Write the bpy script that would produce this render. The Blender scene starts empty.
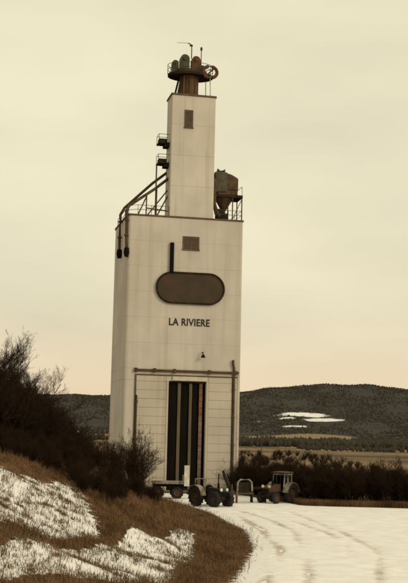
import bpy, bmesh, math, random
import numpy as np
from mathutils import Vector, Matrix, noise as mnoise

S = bpy.context.scene
COL = S.collection
R = math.radians

# ------------------------------------------------------------------ camera
PITCH, ROLL = 6.95, 1.3
cd = bpy.data.cameras.new("camera")
cam = bpy.data.objects.new("camera", cd); COL.objects.link(cam)
cd.sensor_fit = 'VERTICAL'; cd.sensor_height = 24.0; cd.sensor_width = 24.0
cd.lens = 1136.0 / 583.0 * 24.0
cd.clip_start = 0.5; cd.clip_end = 20000
cam.matrix_world = (Matrix.Translation((0, 0, 6.6)) @ Matrix.Rotation(R(90 + PITCH), 4, 'X')
                    @ Matrix.Rotation(R(ROLL), 4, 'Z'))
S.camera = cam

# ------------------------------------------------------------------ world: warm overcast dusk
SUN_EL, SUN_AZ = 24.0, 128.0     # azimuth clockwise from +Y (north)
w = bpy.data.worlds.new("World"); S.world = w; w.use_nodes = True
nt = w.node_tree; nt.nodes.clear()
def N(tree, t, **kw):
    n = tree.nodes.new(t)
    for k, v in kw.items(): setattr(n, k, v)
    return n
out = N(nt, 'ShaderNodeOutputWorld')
sky = N(nt, 'ShaderNodeTexSky'); sky.sky_type = 'NISHITA'; sky.sun_disc = False
sky.sun_elevation = R(SUN_EL); sky.sun_rotation = R(SUN_AZ); sky.dust_density = 4
bg1 = N(nt, 'ShaderNodeBackground'); bg1.inputs[1].default_value = 0.012
bg2 = N(nt, 'ShaderNodeBackground'); bg2.inputs[1].default_value = 1.0
tc = N(nt, 'ShaderNodeTexCoord'); sep = N(nt, 'ShaderNodeSeparateXYZ')
nt.links.new(tc.outputs['Generated'], sep.inputs[0])
ramp = N(nt, 'ShaderNodeValToRGB')
el = ramp.color_ramp.elements
el[0].position = 0.0; el[0].color = (0.80, 0.60, 0.36, 1)
el[1].position = 1.0; el[1].color = (0.82, 0.78, 0.62, 1)
for p, c in ((0.035, (0.86, 0.70, 0.48, 1)), (0.10, (0.79, 0.715, 0.505, 1)), (0.22, (0.82, 0.755, 0.53, 1)), (0.40, (0.83, 0.765, 0.53, 1))):
    e = el.new(p); e.color = c
nt.links.new(sep.outputs['Z'], ramp.inputs[0])
mp = N(nt, 'ShaderNodeMapping'); mp.inputs['Scale'].default_value = (2.0, 2.0, 6.0)
nz = N(nt, 'ShaderNodeTexNoise'); nz.inputs['Scale'].default_value = 1.6; nz.inputs['Detail'].default_value = 3; nz.inputs['Roughness'].default_value = 0.5
nt.links.new(tc.outputs['Generated'], mp.inputs[0]); nt.links.new(mp.outputs[0], nz.inputs[0])
cr = N(nt, 'ShaderNodeValToRGB')
cr.color_ramp.elements[0].position = 0.30; cr.color_ramp.elements[0].color = (0.875, 0.87, 0.87, 1)
cr.color_ramp.elements[1].position = 0.70; cr.color_ramp.elements[1].color = (1.05, 1.045, 1.03, 1)
nt.links.new(nz.outputs[0], cr.inputs[0])
mul = N(nt, 'ShaderNodeMix', data_type='RGBA', blend_type='MULTIPLY'); mul.inputs[0].default_value = 1.0
nt.links.new(ramp.outputs[0], mul.inputs[6]); nt.links.new(cr.outputs[0], mul.inputs[7])
nt.links.new(mul.outputs[2], bg2.inputs[0]); nt.links.new(sky.outputs[0], bg1.inputs[0])
add = N(nt, 'ShaderNodeAddShader')
nt.links.new(bg1.outputs[0], add.inputs[0]); nt.links.new(bg2.outputs[0], add.inputs[1])
nt.links.new(add.outputs[0], out.inputs[0])

ld = bpy.data.lights.new("sun", 'SUN'); ld.energy = 1.0; ld.angle = R(14); ld.color = (1.0, 0.88, 0.70)
sun = bpy.data.objects.new("sun", ld); COL.objects.link(sun)
az, e_ = R(SUN_AZ), R(SUN_EL)
sd = Vector((math.sin(az) * math.cos(e_), math.cos(az) * math.cos(e_), math.sin(e_)))
sun.rotation_euler = sd.to_track_quat('Z', 'Y').to_euler()
vs = S.view_settings
S.display_settings.display_device = 'sRGB'
vs.view_transform = 'Standard'; vs.look = 'None'; vs.exposure = 0.0; vs.gamma = 1.0
S.cycles.max_bounces = 5
S.cycles.use_denoising = True
S.cycles.filter_width = 1.9

# ------------------------------------------------------------------ helpers
def tag(o, label=None, cat=None, group=None, kind=None):
    if label: o['label'] = label
    if cat: o['category'] = cat
    if group: o['group'] = group
    if kind: o['kind'] = kind
    return o

def empty(name, loc, rz=0.0):
    o = bpy.data.objects.new(name, None); COL.objects.link(o)
    o.location = loc; o.rotation_euler = (0, 0, rz); o.empty_display_size = 0.3
    return o

def link(name, me, parent=None):
    o = bpy.data.objects.new(name, me); COL.objects.link(o)
    if parent: o.parent = parent
    return o

def obj(name, bm, m, parent=None, smooth=False):
    me = bpy.data.meshes.new(name); bmesh.ops.recalc_face_normals(bm, faces=bm.faces); bm.to_mesh(me); bm.free()
    if smooth:
        for p in me.polygons: p.use_smooth = True
        me.set_sharp_from_angle(angle=R(40))
    if m: me.materials.append(m)
    return link(name, me, parent)

def B(): return bmesh.new()

def add_box(bm, x0, x1, y0, y1, z0, z1, bev=0.0):
    b = bmesh.new()
    bmesh.ops.create_cube(b, size=1.0)
    for v in b.verts:
        v.co = Vector((x0 + (v.co.x + .5) * (x1 - x0), y0 + (v.co.y + .5) * (y1 - y0), z0 + (v.co.z + .5) * (z1 - z0)))
    if bev: bmesh.ops.bevel(b, geom=b.edges[:], offset=bev, segments=2, affect='EDGES', profile=0.5)
    merge(bm, b)
    return bm

def merge(bm, b, mat=None):
    me = bpy.data.meshes.new("tmp"); b.to_mesh(me); b.free()
    if mat is not None: me.transform(mat)
    bm.from_mesh(me); bpy.data.meshes.remove(me)

def add_prism(bm, pts, z0, z1):
    lo = [bm.verts.new((x, y, z0)) for x, y in pts]; hi = [bm.verts.new((x, y, z1)) for x, y in pts]
    n = len(pts)
    for i in range(n): bm.faces.new((lo[i], lo[(i + 1) % n], hi[(i + 1) % n], hi[i]))
    bm.faces.new(hi); bm.faces.new(lo[::-1])
    return bm

def add_prism_y(bm, pts, y0, y1):          # outline in x,z, extruded along y
    a = [bm.verts.new((x, y0, z)) for x, z in pts]; b = [bm.verts.new((x, y1, z)) for x, z in pts]
    n = len(pts)
    for i in range(n): bm.faces.new((a[i], a[(i + 1) % n], b[(i + 1) % n], b[i]))
    bm.faces.new(a[::-1]); bm.faces.new(b)
    return bm

def add_tube(bm, pts, rad, seg=8, cap=True):
    pts = [Vector(p) for p in pts]
    rads = rad if isinstance(rad, (list, tuple)) else [rad] * len(pts)
    rings = []
    d0 = (pts[1] - pts[0]).normalized()
    ref = Vector((0, 0, 1)) if abs(d0.z) < 0.9 else Vector((1, 0, 0))
    for i, p in enumerate(pts):
        d = (pts[min(i + 1, len(pts) - 1)] - pts[max(i - 1, 0)]).normalized()
        x = (ref - d * ref.dot(d)).normalized(); y = d.cross(x)
        rings.append([bm.verts.new(p + (x * math.cos(2 * math.pi * k / seg) + y * math.sin(2 * math.pi * k / seg)) * rads[i]) for k in range(seg)])
    for a, b in zip(rings, rings[1:]):
        for k in range(seg): bm.faces.new((a[k], a[(k + 1) % seg], b[(k + 1) % seg], b[k]))
    if cap:
        bm.faces.new(rings[0][::-1]); bm.faces.new(rings[-1])
    return bm

def add_lathe(bm, prof, seg=24, mat=None):   # (r, z) profile round z
    b = bmesh.new(); rings = []
    for r, z in prof:
        if r < 1e-5: rings.append([b.verts.new((0, 0, z))])
        else: rings.append([b.verts.new((r * math.cos(2 * math.pi * k / seg), r * math.sin(2 * math.pi * k / seg), z)) for k in range(seg)])
    for a, c in zip(rings, rings[1:]):
        for k in range(seg):
            q = []
            for v in (a[k % len(a)], a[(k + 1) % len(a)], c[(k + 1) % len(c)], c[k % len(c)]):
                if v not in q: q.append(v)
            if len(q) > 2: b.faces.new(q)
    merge(bm, b, mat)
    return bm

# ------------------------------------------------------------------ materials
def mat(name, c1, c2=None, scale=3.0, rough=0.7, detail=6.0, stretch=(1, 1, 1), bump=0.0, bscale=None, metal=0.0, lo=0.35, hi=0.65, dist=0.0):
    m = bpy.data.materials.new(name); m.use_nodes = True
    t = m.node_tree; p = t.nodes['Principled BSDF']
    p.inputs['Roughness'].default_value = rough; p.inputs['Metallic'].default_value = metal
    p.inputs['Specular IOR Level'].default_value = 0.25
    c2 = c2 or tuple(v * 0.75 for v in c1)
    tcn = N(t, 'ShaderNodeTexCoord'); mpn = N(t, 'ShaderNodeMapping'); mpn.inputs['Scale'].default_value = stretch
    nn = N(t, 'ShaderNodeTexNoise'); nn.inputs['Scale'].default_value = scale; nn.inputs['Detail'].default_value = detail
    nn.inputs['Distortion'].default_value = dist
    rr = N(t, 'ShaderNodeValToRGB')
    rr.color_ramp.elements[0].position = lo; rr.color_ramp.elements[0].color = (*c2, 1)
    rr.color_ramp.elements[1].position = hi; rr.color_ramp.elements[1].color = (*c1, 1)
    t.links.new(tcn.outputs['Object'], mpn.inputs[0]); t.links.new(mpn.outputs[0], nn.inputs[0])
    t.links.new(nn.outputs[0], rr.inputs[0]); t.links.new(rr.outputs[0], p.inputs['Base Color'])
    if bump:
        b = N(t, 'ShaderNodeBump'); b.inputs['Strength'].default_value = bump; b.inputs['Distance'].default_value = 0.05
        n2 = N(t, 'ShaderNodeTexNoise'); n2.inputs['Scale'].default_value = bscale or scale * 4; n2.inputs['Detail'].default_value = 5
        t.links.new(tcn.outputs['Object'], n2.inputs[0]); t.links.new(n2.outputs[0], b.inputs['Height'])
        t.links.new(b.outputs[0], p.inputs['Normal'])
    return m

def wall_material(name, base, stain, rust):
    """weathered white paint: broad patches, vertical run stains, a few rust runs"""
    m = mat(name, base, tuple(v * 0.86 for v in base), scale=0.25, rough=0.75, bump=0.15, bscale=3.0)
    t = m.node_tree; p = t.nodes['Principled BSDF']
    base_link = p.inputs['Base Color'].links[0].from_socket
    tcn = N(t, 'ShaderNodeTexCoord')
    def streak(sc, st, lo, hi, col, amount, prev):
        mpn = N(t, 'ShaderNodeMapping'); mpn.inputs['Scale'].default_value = st
        nn = N(t, 'ShaderNodeTexNoise'); nn.inputs['Scale'].default_value = sc; nn.inputs['Detail'].default_value = 6; nn.inputs['Roughness'].default_value = 0.6
        r = N(t, 'ShaderNodeMapRange'); r.inputs[1].default_value = lo; r.inputs[2].default_value = hi; r.inputs[4].default_value = amount
        mx = N(t, 'ShaderNodeMix', data_type='RGBA'); mx.inputs[7].default_value = (*col, 1)
        t.links.new(tcn.outputs['Object'], mpn.inputs[0]); t.links.new(mpn.outputs[0], nn.inputs[0])
        t.links.new(nn.outputs[0], r.inputs[0]); t.links.new(r.outputs[0], mx.inputs[0]); t.links.new(prev, mx.inputs[6])
        return mx.outputs[2]
    c = streak(1.0, (1.4, 1.4, 0.05), 0.48, 0.72, stain, 0.55, base_link)
    c = streak(1.0, (3.1, 3.1, 0.10), 0.60, 0.78, rust, 0.55, c)
    c = streak(0.12, (1, 1, 0.7), 0.45, 0.7, stain, 0.45, c)
    t.links.new(c, p.inputs['Base Color'])
    return m

M = {}
M['wall'] = wall_material('weathered_white_wall', (0.60, 0.545, 0.465), (0.40, 0.345, 0.26), (0.36, 0.25, 0.15))
M['siding'] = wall_material('weathered_siding', (0.57, 0.505, 0.41), (0.34, 0.28, 0.19), (0.28, 0.19, 0.105))
M['joint'] = mat('dark_joint', (0.50, 0.45, 0.37))
M['trim'] = mat('brown_trim', (0.14, 0.09, 0.045), (0.075, 0.05, 0.03), scale=1.5)
M['cream'] = mat('cream_paint', (0.60, 0.54, 0.43), (0.45, 0.39, 0.29), scale=2)
M['dark'] = mat('dark_metal', (0.035, 0.028, 0.02), (0.02, 0.016, 0.012), scale=2, rough=0.6)
M['black'] = mat('black_paint', (0.012, 0.011, 0.010), rough=0.55)
M['sign'] = mat('faded_sign', (0.066, 0.036, 0.018), (0.042, 0.032, 0.018), scale=0.5, lo=0.4, hi=0.6, bump=0.05)
M['rust'] = mat('rusty_steel', (0.14, 0.066, 0.030), (0.065, 0.036, 0.018), scale=2.2, stretch=(1.5, 1.5, 0.3), rough=0.85)
M['brown'] = mat('brown_steel', (0.10, 0.06, 0.03), (0.05, 0.032, 0.018), scale=1.5, rough=0.8)
M['greenmetal'] = mat('green_grey_steel', (0.085, 0.078, 0.045), (0.05, 0.042, 0.024), scale=1.5, rough=0.7)
M['orange'] = mat('orange_boards', (0.22, 0.105, 0.045), (0.13, 0.065, 0.03), scale=1.2)
M['pink'] = mat('faded_boards', (0.22, 0.14, 0.10), (0.14, 0.09, 0.06), scale=1.2)
M['pane'] = mat('dusty_pane', (0.085, 0.055, 0.030), (0.05, 0.035, 0.02), scale=2.0, rough=0.25)
M['doorleaf_and_shade'] = mat('dark_door_boards_and_bay_shade', (0.012, 0.010, 0.007), (0.008, 0.006, 0.005), scale=2, stretch=(3, 3, .3))  # door leaves, and the near-black sheets that stand in for bay shade
M['doorpost'] = mat('grey_door_post', (0.15, 0.125, 0.085), (0.10, 0.08, 0.05), scale=1, stretch=(3, 3, .3))
M['concrete'] = mat('concrete', (0.30, 0.27, 0.22), (0.2, 0.18, 0.14), scale=0.6, bump=0.2)
M['bark'] = mat('bark', (0.028, 0.018, 0.011), (0.015, 0.010, 0.007), scale=3, stretch=(1, 1, .3), rough=0.95)
M['twig'] = mat('twig_bark', (0.030, 0.018, 0.0095), (0.016, 0.010, 0.006), scale=1.5, rough=0.95)
M['redtwig'] = mat('red_twig_bark', (0.040, 0.021, 0.011), (0.022, 0.012, 0.0065), scale=1.5, rough=0.95)
M['grass'] = mat('dead_grass', (0.22, 0.132, 0.066), (0.085, 0.047, 0.025), scale=0.45, rough=0.95)
M['weed'] = mat('dead_weed', (0.20, 0.135, 0.07), (0.10, 0.065, 0.03), scale=0.8, rough=0.95)
M['far'] = mat('far_wood', (0.060, 0.050, 0.036), (0.044, 0.038, 0.028), scale=0.02, rough=1.0)
M['tyre'] = mat('tyre_rubber', (0.014, 0.013, 0.012), (0.03, 0.025, 0.02), scale=2, rough=0.9)
M['green'] = mat('old_green_paint', (0.012, 0.024, 0.012), (0.022, 0.022, 0.013), scale=2.0, rough=0.6)
M['red'] = mat('old_red_paint', (0.14, 0.022, 0.014), (0.08, 0.02, 0.012), scale=2.0, rough=0.6)
M['pale'] = mat('pale_paint', (0.29, 0.25, 0.18), (0.10, 0.075, 0.05), scale=2.5, rough=0.6)
M['white'] = mat('white_paint', (0.74, 0.70, 0.60), (0.55, 0.5, 0.4), scale=2.5, rough=0.5)
M['brownpaint'] = mat('brown_paint', (0.09, 0.045, 0.025), (0.05, 0.03, 0.018), scale=2.5, rough=0.6)
M['wood'] = mat('grey_planks', (0.42, 0.36, 0.26), (0.28, 0.23, 0.16), scale=2, stretch=(.4, 4, 4), rough=0.9)
M['paintblack'] = mat('worn_black_lettering', (0.022, 0.02, 0.016), (0.05, 0.042, 0.034), scale=1.6, lo=.3, hi=.5)
M['glass'] = mat('dark_glass', (0.02, 0.02, 0.02), rough=0.12)

for k_ in ('doorleaf_and_shade', 'black', 'dark', 'doorpost', 'far', 'twig', 'redtwig', 'bark', 'grass', 'weed'):
    p_ = M[k_].node_tree.nodes['Principled BSDF']; p_.inputs['Specular IOR Level'].default_value = .04; p_.inputs['Roughness'].default_value = .95

# ------------------------------------------------------------------ terrain function
EY = [-60, 0, 15, 30, 40, 50.7, 65.9, 77.6, 93.7, 108.2, 118, 135, 160, 200]
EX = [-9, -7, -5, -2.2, -.3, 1.2, 2.9, 2.8, .5, -3.2, -8, -12, -14, -14]
def edge(y): return np.interp(y, EY, EX)
def ss(t):
    t = np.clip(t, 0, 1); return t * t * (3 - 2 * t)
_rs = np.random.RandomState(4)
_W = [(_rs.uniform(-1, 1) * f, _rs.uniform(-1, 1) * f, _rs.uniform(0, 6.3), a) for f, a in
      [(0.5, .12)] * 5 + [(1.1, .07)] * 6 + [(2.6, .035)] * 7 + [(5.0, .018)] * 6]
def lump(x, y):
    r = 0
    for a, b, c, m in _W: r = r + m * np.sin(a * x + b * y + c)
    return r
def hgt(x, y):
    x = np.asarray(x, float); y = np.asarray(y, float)
    z0 = 5.0 * (1 - ss(y / 48.))
    s = edge(y) - x
    amp = np.interp(y, [0, 30, 60, 85, 105, 125, 150], [1.5, 4, 5.6, 5.4, 3.2, 1.2, 0])
    z = z0 + amp * ss(s / 17.)
    far = ss((y - 150) / 120.)
    z = z * (1 - far) - 6 * far
    rough = ss((s + .3) / 2.0) * (1 - ss((y - 120) / 40)) * 0.8 + 0.06 * (1 - ss((y - 120) / 40))
    return z + lump(x, y) * rough
def hz(x, y): return float(hgt(x, y))

def grid_mesh(name, X, Y, Z, attrs=None):
    ny, nx = X.shape
    me = bpy.data.meshes.new(name)
    co = np.stack([X, Y, Z], -1).reshape(-1, 3)
    i = np.arange(ny * nx).reshape(ny, nx)
    q = np.stack([i[:-1, :-1], i[:-1, 1:], i[1:, 1:], i[1:, :-1]], -1).reshape(-1, 4)
    me.vertices.add(len(co)); me.vertices.foreach_set('co', co.ravel())
    me.loops.add(q.size); me.loops.foreach_set('vertex_index', q.ravel())
    me.polygons.add(len(q)); me.polygons.foreach_set('loop_start', np.arange(0, q.size, 4)); me.polygons.foreach_set('loop_total', np.full(len(q), 4))
    me.update()
    me.polygons.foreach_set('use_smooth', np.ones(len(q), bool))
    for k, v in (attrs or {}).items():
        a = me.attributes.new(k, 'FLOAT', 'POINT'); a.data.foreach_set('value', np.asarray(v, float).ravel())
    return me

def win(v, a, b, f): return ss((v - a) / f + .5) * (1 - ss((v - b) / f + .5))
def snow_mask(x, y):
    s = edge(y) - x
    wob = 0.9 * np.sin(x * .9 + y * .35) * .35 + lump(x * .7, y * .35) * .7
    l0 = np.interp(y, [38, 41, 44, 46, 50, 58, 64], [6.4, 5.2, 3.3, 2.5, 2.0, 2.3, 3.0]); l1 = np.interp(y, [39, 43, 48, 55, 61], [7.1, 7.1, 6.3, 5.4, 4.0])
    a = win(s + wob * .7, l0, l1 + .25, .7) * win(y + wob * 2, 38.0, 65, 3)
    u0 = np.interp(y, [43, 47, 51, 60.7, 66], [8.9, 8.5, 7.4, 5.9, 5.4]); yl = np.interp(s, [5, 6.5, 7.5, 8.5, 10.2, 12], [52, 56, 58.5, 61, 63, 60.5])
    b = win(s + wob * .7, u0 - .25, 13.0, .7) * win(y + wob * 2, 42, yl, 3)
    back = ss((-s + .25) / 1.1)                        # the yard to the right of the verge is snow too
    yh = np.interp(x, [4, 6, 8, 9.5, 12, 22], [120, 114, 109.5, 104.6, 103.4, 102.8])
    yard = back * (1 - ss((y - yh + .8) / 1.6))
    return np.maximum(np.maximum(a, b), yard)

# ------------------------------------------------------------------ ground sheet
def spaced(lo, hi, d0, d1, step, grow):
    mid = list(np.arange(d0, d1, step)); a, v, s_ = [], d0, step
    while v > lo: s_ *= grow; v -= s_; a.append(v)
    b, v, s_ = [], mid[-1], step
    while v < hi: s_ *= grow; v += s_; b.append(v)
    return np.array(a[::-1] + mid + b)
gx = spaced(-6000, 6000, -22, 26, .22, 1.13); gy = spaced(-300, 9000, 22, 135, .28, 1.11)
X, Y = np.meshgrid(gx, gy)
def ground_material():
    m = bpy.data.materials.new('ground_snow_grass'); m.use_nodes = True
    t = m.node_tree; p = t.nodes['Principled BSDF']; p.inputs['Roughness'].default_value = 0.9; p.inputs['Specular IOR Level'].default_value = 0.1
    at = N(t, 'ShaderNodeAttribute', attribute_name='snow'); af = N(t, 'ShaderNodeAttribute', attribute_name='field')
    tcn = N(t, 'ShaderNodeTexCoord')
    def noi(sc, det=6, rg=0.6):
        n = N(t, 'ShaderNodeTexNoise'); n.inputs['Scale'].default_value = sc; n.inputs['Detail'].default_value = det; n.inputs['Roughness'].default_value = rg
        t.links.new(tcn.outputs['Object'], n.inputs[0]); return n.outputs[0]
    def rampn(src, a, ca, b, cb):
        r = N(t, 'ShaderNodeValToRGB'); r.color_ramp.elements[0].position = a; r.color_ramp.elements[0].color = (*ca, 1)
        r.color_ramp.elements[1].position = b; r.color_ramp.elements[1].color = (*cb, 1); t.links.new(src, r.inputs[0]); return r.outputs[0]
    def mix(f, a, b):
        x = N(t, 'ShaderNodeMix', data_type='RGBA'); t.links.new(f, x.inputs[0]); t.links.new(a, x.inputs[6]); t.links.new(b, x.inputs[7]); return x.outputs[2]
    def mth(op, a, b):
        x = N(t, 'ShaderNodeMath', operation=op)
        for i, v in enumerate((a, b)):
            if isinstance(v, (int, float)): x.inputs[i].default_value = v
            else: t.links.new(v, x.inputs[i])
        return x.outputs[0]
    soil = rampn(noi(1.3, 8), .35, (0.045, 0.025, 0.012), .65, (0.17, 0.085, 0.036))
    snow = rampn(noi(2.5), .3, (0.80, 0.775, 0.73), .7, (0.90, 0.875, 0.83))
    n1 = noi(2.6, 9, .72); n2 = noi(0.5, 3)
    f = mth('ADD', at.outputs['Fac'], mth('MULTIPLY', mth('SUBTRACT', n1, .5), 2.5))
    mr = N(t, 'ShaderNodeMapRange'); mr.inputs[1].default_value = .44; mr.inputs[2].default_value = .60; t.links.new(f, mr.inputs[0])
    near = mix(mr.outputs[0], soil, snow)
    field = rampn(noi(.006, 6), .38, (0.055, 0.040, 0.024), .62, (0.30, 0.20, 0.105))
    c = mix(af.outputs['Fac'], near, field)
    t.links.new(c, p.inputs['Base Color'])
    b = N(t, 'ShaderNodeBump'); b.inputs['Strength'].default_value = .6; b.inputs['Distance'].default_value = .12
    t.links.new(noi(3.0, 8, .7), b.inputs['Height']); t.links.new(b.outputs[0], p.inputs['Normal'])
    return m
M['ground'] = ground_material()
me = grid_mesh('ground', X, Y, hgt(X, Y), {'snow': snow_mask(X, Y), 'field': ss((Y - 145) / 40)})
me.materials.append(M['ground'])
tag(link('ground', me), kind='structure')

# ------------------------------------------------------------------ snow covered road and yard
ry = np.arange(28, 112, .3); rt = np.linspace(0, 1, 130)
RT, RY = np.meshgrid(rt, ry)
e0 = edge(RY) + 1.15 + 0.2 * np.sin(RY * .7) + .08 * np.sin(RY * 2.3 + 1)
e1 = np.interp(RY, [28, 60, 80, 95, 102.6, 103.6, 105, 110, 112], [20, 22, 24, 24, 23, 11, 9.2, 7.6, 6.6])
RX = e0 + (e1 - e0) * RT
def ruts(x, y):
    r = 0
    for off in (1.7, 3.4, 5.6, 7.0):
        c = edge(y) + off + .25 * np.sin(y * .21 + off)
        wgt = (.8 if off < 5 else .4) * (1 + 1.1 * np.clip(lump(x * .5 + off * 9, y * .35) * 3, -1, 1))
        r = r + wgt * np.exp(-((x - c) / .30) ** 2)
    return r * (1 - ss((y - 92) / 10))
rut = ruts(RX, RY)
RZ = hgt(RX, RY) + .05 * ss(np.minimum(RT, 1 - RT) * 40) + .004 - .055 * ss(RT * 25) * rut * (1 + .6 * lump(RX * 3, RY * 1.2)) + (.03 * lump(RX * 2.2, RY * 2.2) + .02 * lump(RX * 5 + 3, RY * 4)) * ss(np.minimum(RT, 1 - RT) * 12)
def road_material():
    m = mat('packed_snow', (0.90, 0.87, 0.81), (0.80, 0.765, 0.70), scale=.7, rough=.85, detail=8, bump=.5, bscale=4)
    t = m.node_tree; p = t.nodes['Principled BSDF']; base = p.inputs['Base Color'].links[0].from_socket
    at = N(t, 'ShaderNodeAttribute', attribute_name='rut'); tcn = N(t, 'ShaderNodeTexCoord')
    n = N(t, 'ShaderNodeTexNoise'); n.inputs['Scale'].default_value = 1.1; n.inputs['Detail'].default_value = 8; n.inputs['Roughness'].default_value = .7
    t.links.new(tcn.outputs['Object'], n.inputs[0])
    a = N(t, 'ShaderNodeMath', operation='MULTIPLY_ADD'); a.inputs[1].default_value = .36
    t.links.new(at.outputs['Fac'], a.inputs[0]); t.links.new(n.outputs[0], a.inputs[2])
    r = N(t, 'ShaderNodeMapRange'); r.inputs[1].default_value = .58; r.inputs[2].default_value = .86; r.inputs[4].default_value = .65
    t.links.new(a.outputs[0], r.inputs[0])
    mx = N(t, 'ShaderNodeMix', data_type='RGBA'); mx.inputs[7].default_value = (0.34, 0.235, 0.13, 1)
    t.links.new(r.outputs[0], mx.inputs[0]); t.links.new(base, mx.inputs[6]); t.links.new(mx.outputs[2], p.inputs['Base Color'])
    return m
M['road'] = road_material()
me = grid_mesh('snowy_road', RX, RY, RZ, {'rut': rut}); me.materials.append(M['road'])
tag(link('snowy_road', me), kind='structure')

# ------------------------------------------------------------------ hills across the valley
hx = np.linspace(-3200, 3200, 321); hy = np.concatenate([np.linspace(2250, 4200, 130), np.linspace(4250, 7500, 20)])
HX, HY = np.meshgrid(hx, hy)
def hill_h(x, y):
    crest = np.interp(x, [-3200, -1200, -415, 0, 120, 221, 330, 421, 560, 682, 1200, 3200],
                      [60, 84, 112, 118, 130, 153, 158, 164, 163, 156, 120, 90])
    k = ss((y - 2300) / 1550.) ** .85
    back = 1 - .5 * ss((y - 4000) / 3000)
    f = 7 * np.sin(x * .012 + y * .004) + 5 * np.sin(x * .027 - y * .011 + 2) + 3 * np.sin(x * .06 + 1)
    return -9 + (crest + 9) * k * back + f * k * (1 - .6 * k)
def hill_snow(x, y):
    n = .5 * np.sin(x * .05 + y * .013) + .3 * np.sin(x * .13 + y * .05) + .25 * np.sin(y * .09)
    def pt(cx, cy, rx, ry, a=1.): return a * ss(1.6 - ((x - cx) / rx) ** 2 - ((y - cy) / ry) ** 2 + n * .7)
    return np.clip(pt(252, 2850, 60, 34) + pt(290, 2770, 52, 26) + pt(215, 2785, 26, 14, .8) + pt(225, 2650, 30, 18, .8) + pt(520, 2950, 60, 18, .25)
                   + pt(140, 2750, 18, 20, .5) + pt(-300, 2560, 22, 18, .6) + pt(-305, 2700, 14, 30, .4), 0, 1)
def hill_field(x, y): return win(y + 40 * np.sin(x * .02), 2200, 2470, 60) * win(x, 60, 330, 40) + .5 * win(y, 2200, 2400, 80) * win(x, 420, 900, 60)
def hill_material():
    m = mat('hill_woods', (0.042, 0.035, 0.025), (0.026, 0.0225, 0.017), scale=.015, detail=10, rough=1.0)
    t = m.node_tree; p = t.nodes['Principled BSDF']; c = p.inputs['Base Color'].links[0].from_socket
    for nm, col in (('field', (0.24, 0.165, 0.09)), ('snow', (0.80, 0.78, 0.74))):
        at = N(t, 'ShaderNodeAttribute', attribute_name=nm); mx = N(t, 'ShaderNodeMix', data_type='RGBA'); mx.inputs[7].default_value = (*col, 1)
        t.links.new(at.outputs['Fac'], mx.inputs[0]); t.links.new(c, mx.inputs[6]); c = mx.outputs[2]
    t.links.new(c, p.inputs['Base Color'])
    return m
def rough_mask(m):
    t = m.node_tree
    tcn = N(t, 'ShaderNodeTexCoord'); mpn = N(t, 'ShaderNodeMapping'); mpn.inputs['Scale'].default_value = (.09, .045, .09)
    nn = N(t, 'ShaderNodeTexNoise'); nn.inputs['Scale'].default_value = 1.0; nn.inputs['Detail'].default_value = 8; nn.inputs['Roughness'].default_value = .7
    t.links.new(tcn.outputs['Object'], mpn.inputs[0]); t.links.new(mpn.outputs[0], nn.inputs[0])
    for at in [n for n in t.nodes if n.bl_idname == 'ShaderNodeAttribute']:
        lk = at.outputs['Fac'].links[0]; dst = lk.to_socket
        a = N(t, 'ShaderNodeMath', operation='MULTIPLY_ADD'); a.inputs[1].default_value = 1.5
        t.links.new(nn.outputs[0], a.inputs[0]); t.links.new(at.outputs['Fac'], a.inputs[2])
        r = N(t, 'ShaderNodeMapRange'); r.inputs[1].default_value = 1.15; r.inputs[2].default_value = 1.55
        t.links.new(a.outputs[0], r.inputs[0]); t.links.new(r.outputs[0], dst)
M['hill'] = hill_material(); rough_mask(M['hill'])
me = grid_mesh('hills', HX, HY, hill_h(HX, HY), {'snow': hill_snow(HX, HY), 'field': hill_field(HX, HY)}); me.materials.append(M['hill'])
tag(link('hills', me), kind='structure')

def blobs(name, P, Sx, Sz, m, seed, label=None):
    """many small rough tree masses as one mesh"""
    b = bmesh.new(); bmesh.ops.create_icosphere(b, subdivisions=1, radius=1.0)
    base = np.array([v.co[:] for v in b.verts]); F = np.array([[v.index for v in f.verts] for f in b.faces]); b.free()
    rs = np.random.RandomState(seed); n = len(P); nv = len(base)
    V = base[None] * (1 + rs.uniform(-.35, .35, (n, nv, 1)))
    V = V * np.stack([Sx, Sx, Sz], -1)[:, None, :]; V = V + P[:, None, :]
    FF = (F[None] + (np.arange(n) * nv)[:, None, None]).reshape(-1, 3)
    me = bpy.data.meshes.new(name); V = V.reshape(-1, 3)
    me.vertices.add(len(V)); me.vertices.foreach_set('co', V.ravel())
    me.loops.add(FF.size); me.loops.foreach_set('vertex_index', FF.ravel())
    me.polygons.add(len(FF)); me.polygons.foreach_set('loop_start', np.arange(0, FF.size, 3)); me.polygons.foreach_set('loop_total', np.full(len(FF), 3))
    me.update(); me.validate(); me.materials.append(m)
    o = link(name, me); tag(o, label, kind='stuff'); return o
rs = np.random.RandomState(11)
n = 46000
px_ = rs.uniform(-900, 1250, n); py_ = 2320 + 1700 * rs.beta(1.0, 1.1, n)
clump = np.sin(px_ * .021 + py_ * .006) + np.sin(px_ * .047 - py_ * .013 + 1) + np.sin(py_ * .017 + px_ * .009)
keep = (clump + rs.normal(0, .7, n) > -1.1) & (hill_snow(px_, py_) < .25) & (hill_field(px_, py_) < .3)
px_, py_ = px_[keep], py_[keep]; hgt_ = rs.uniform(1.2, 3.0, len(px_))
blobs('hillside_woods', np.stack([px_, py_, hill_h(px_, py_) + hgt_ * .5], -1), hgt_ * rs.uniform(.35, .8, len(px_)), hgt_, M['far'], 3, 'dark bare woods covering the hills across the valley')
bp = []
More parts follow.
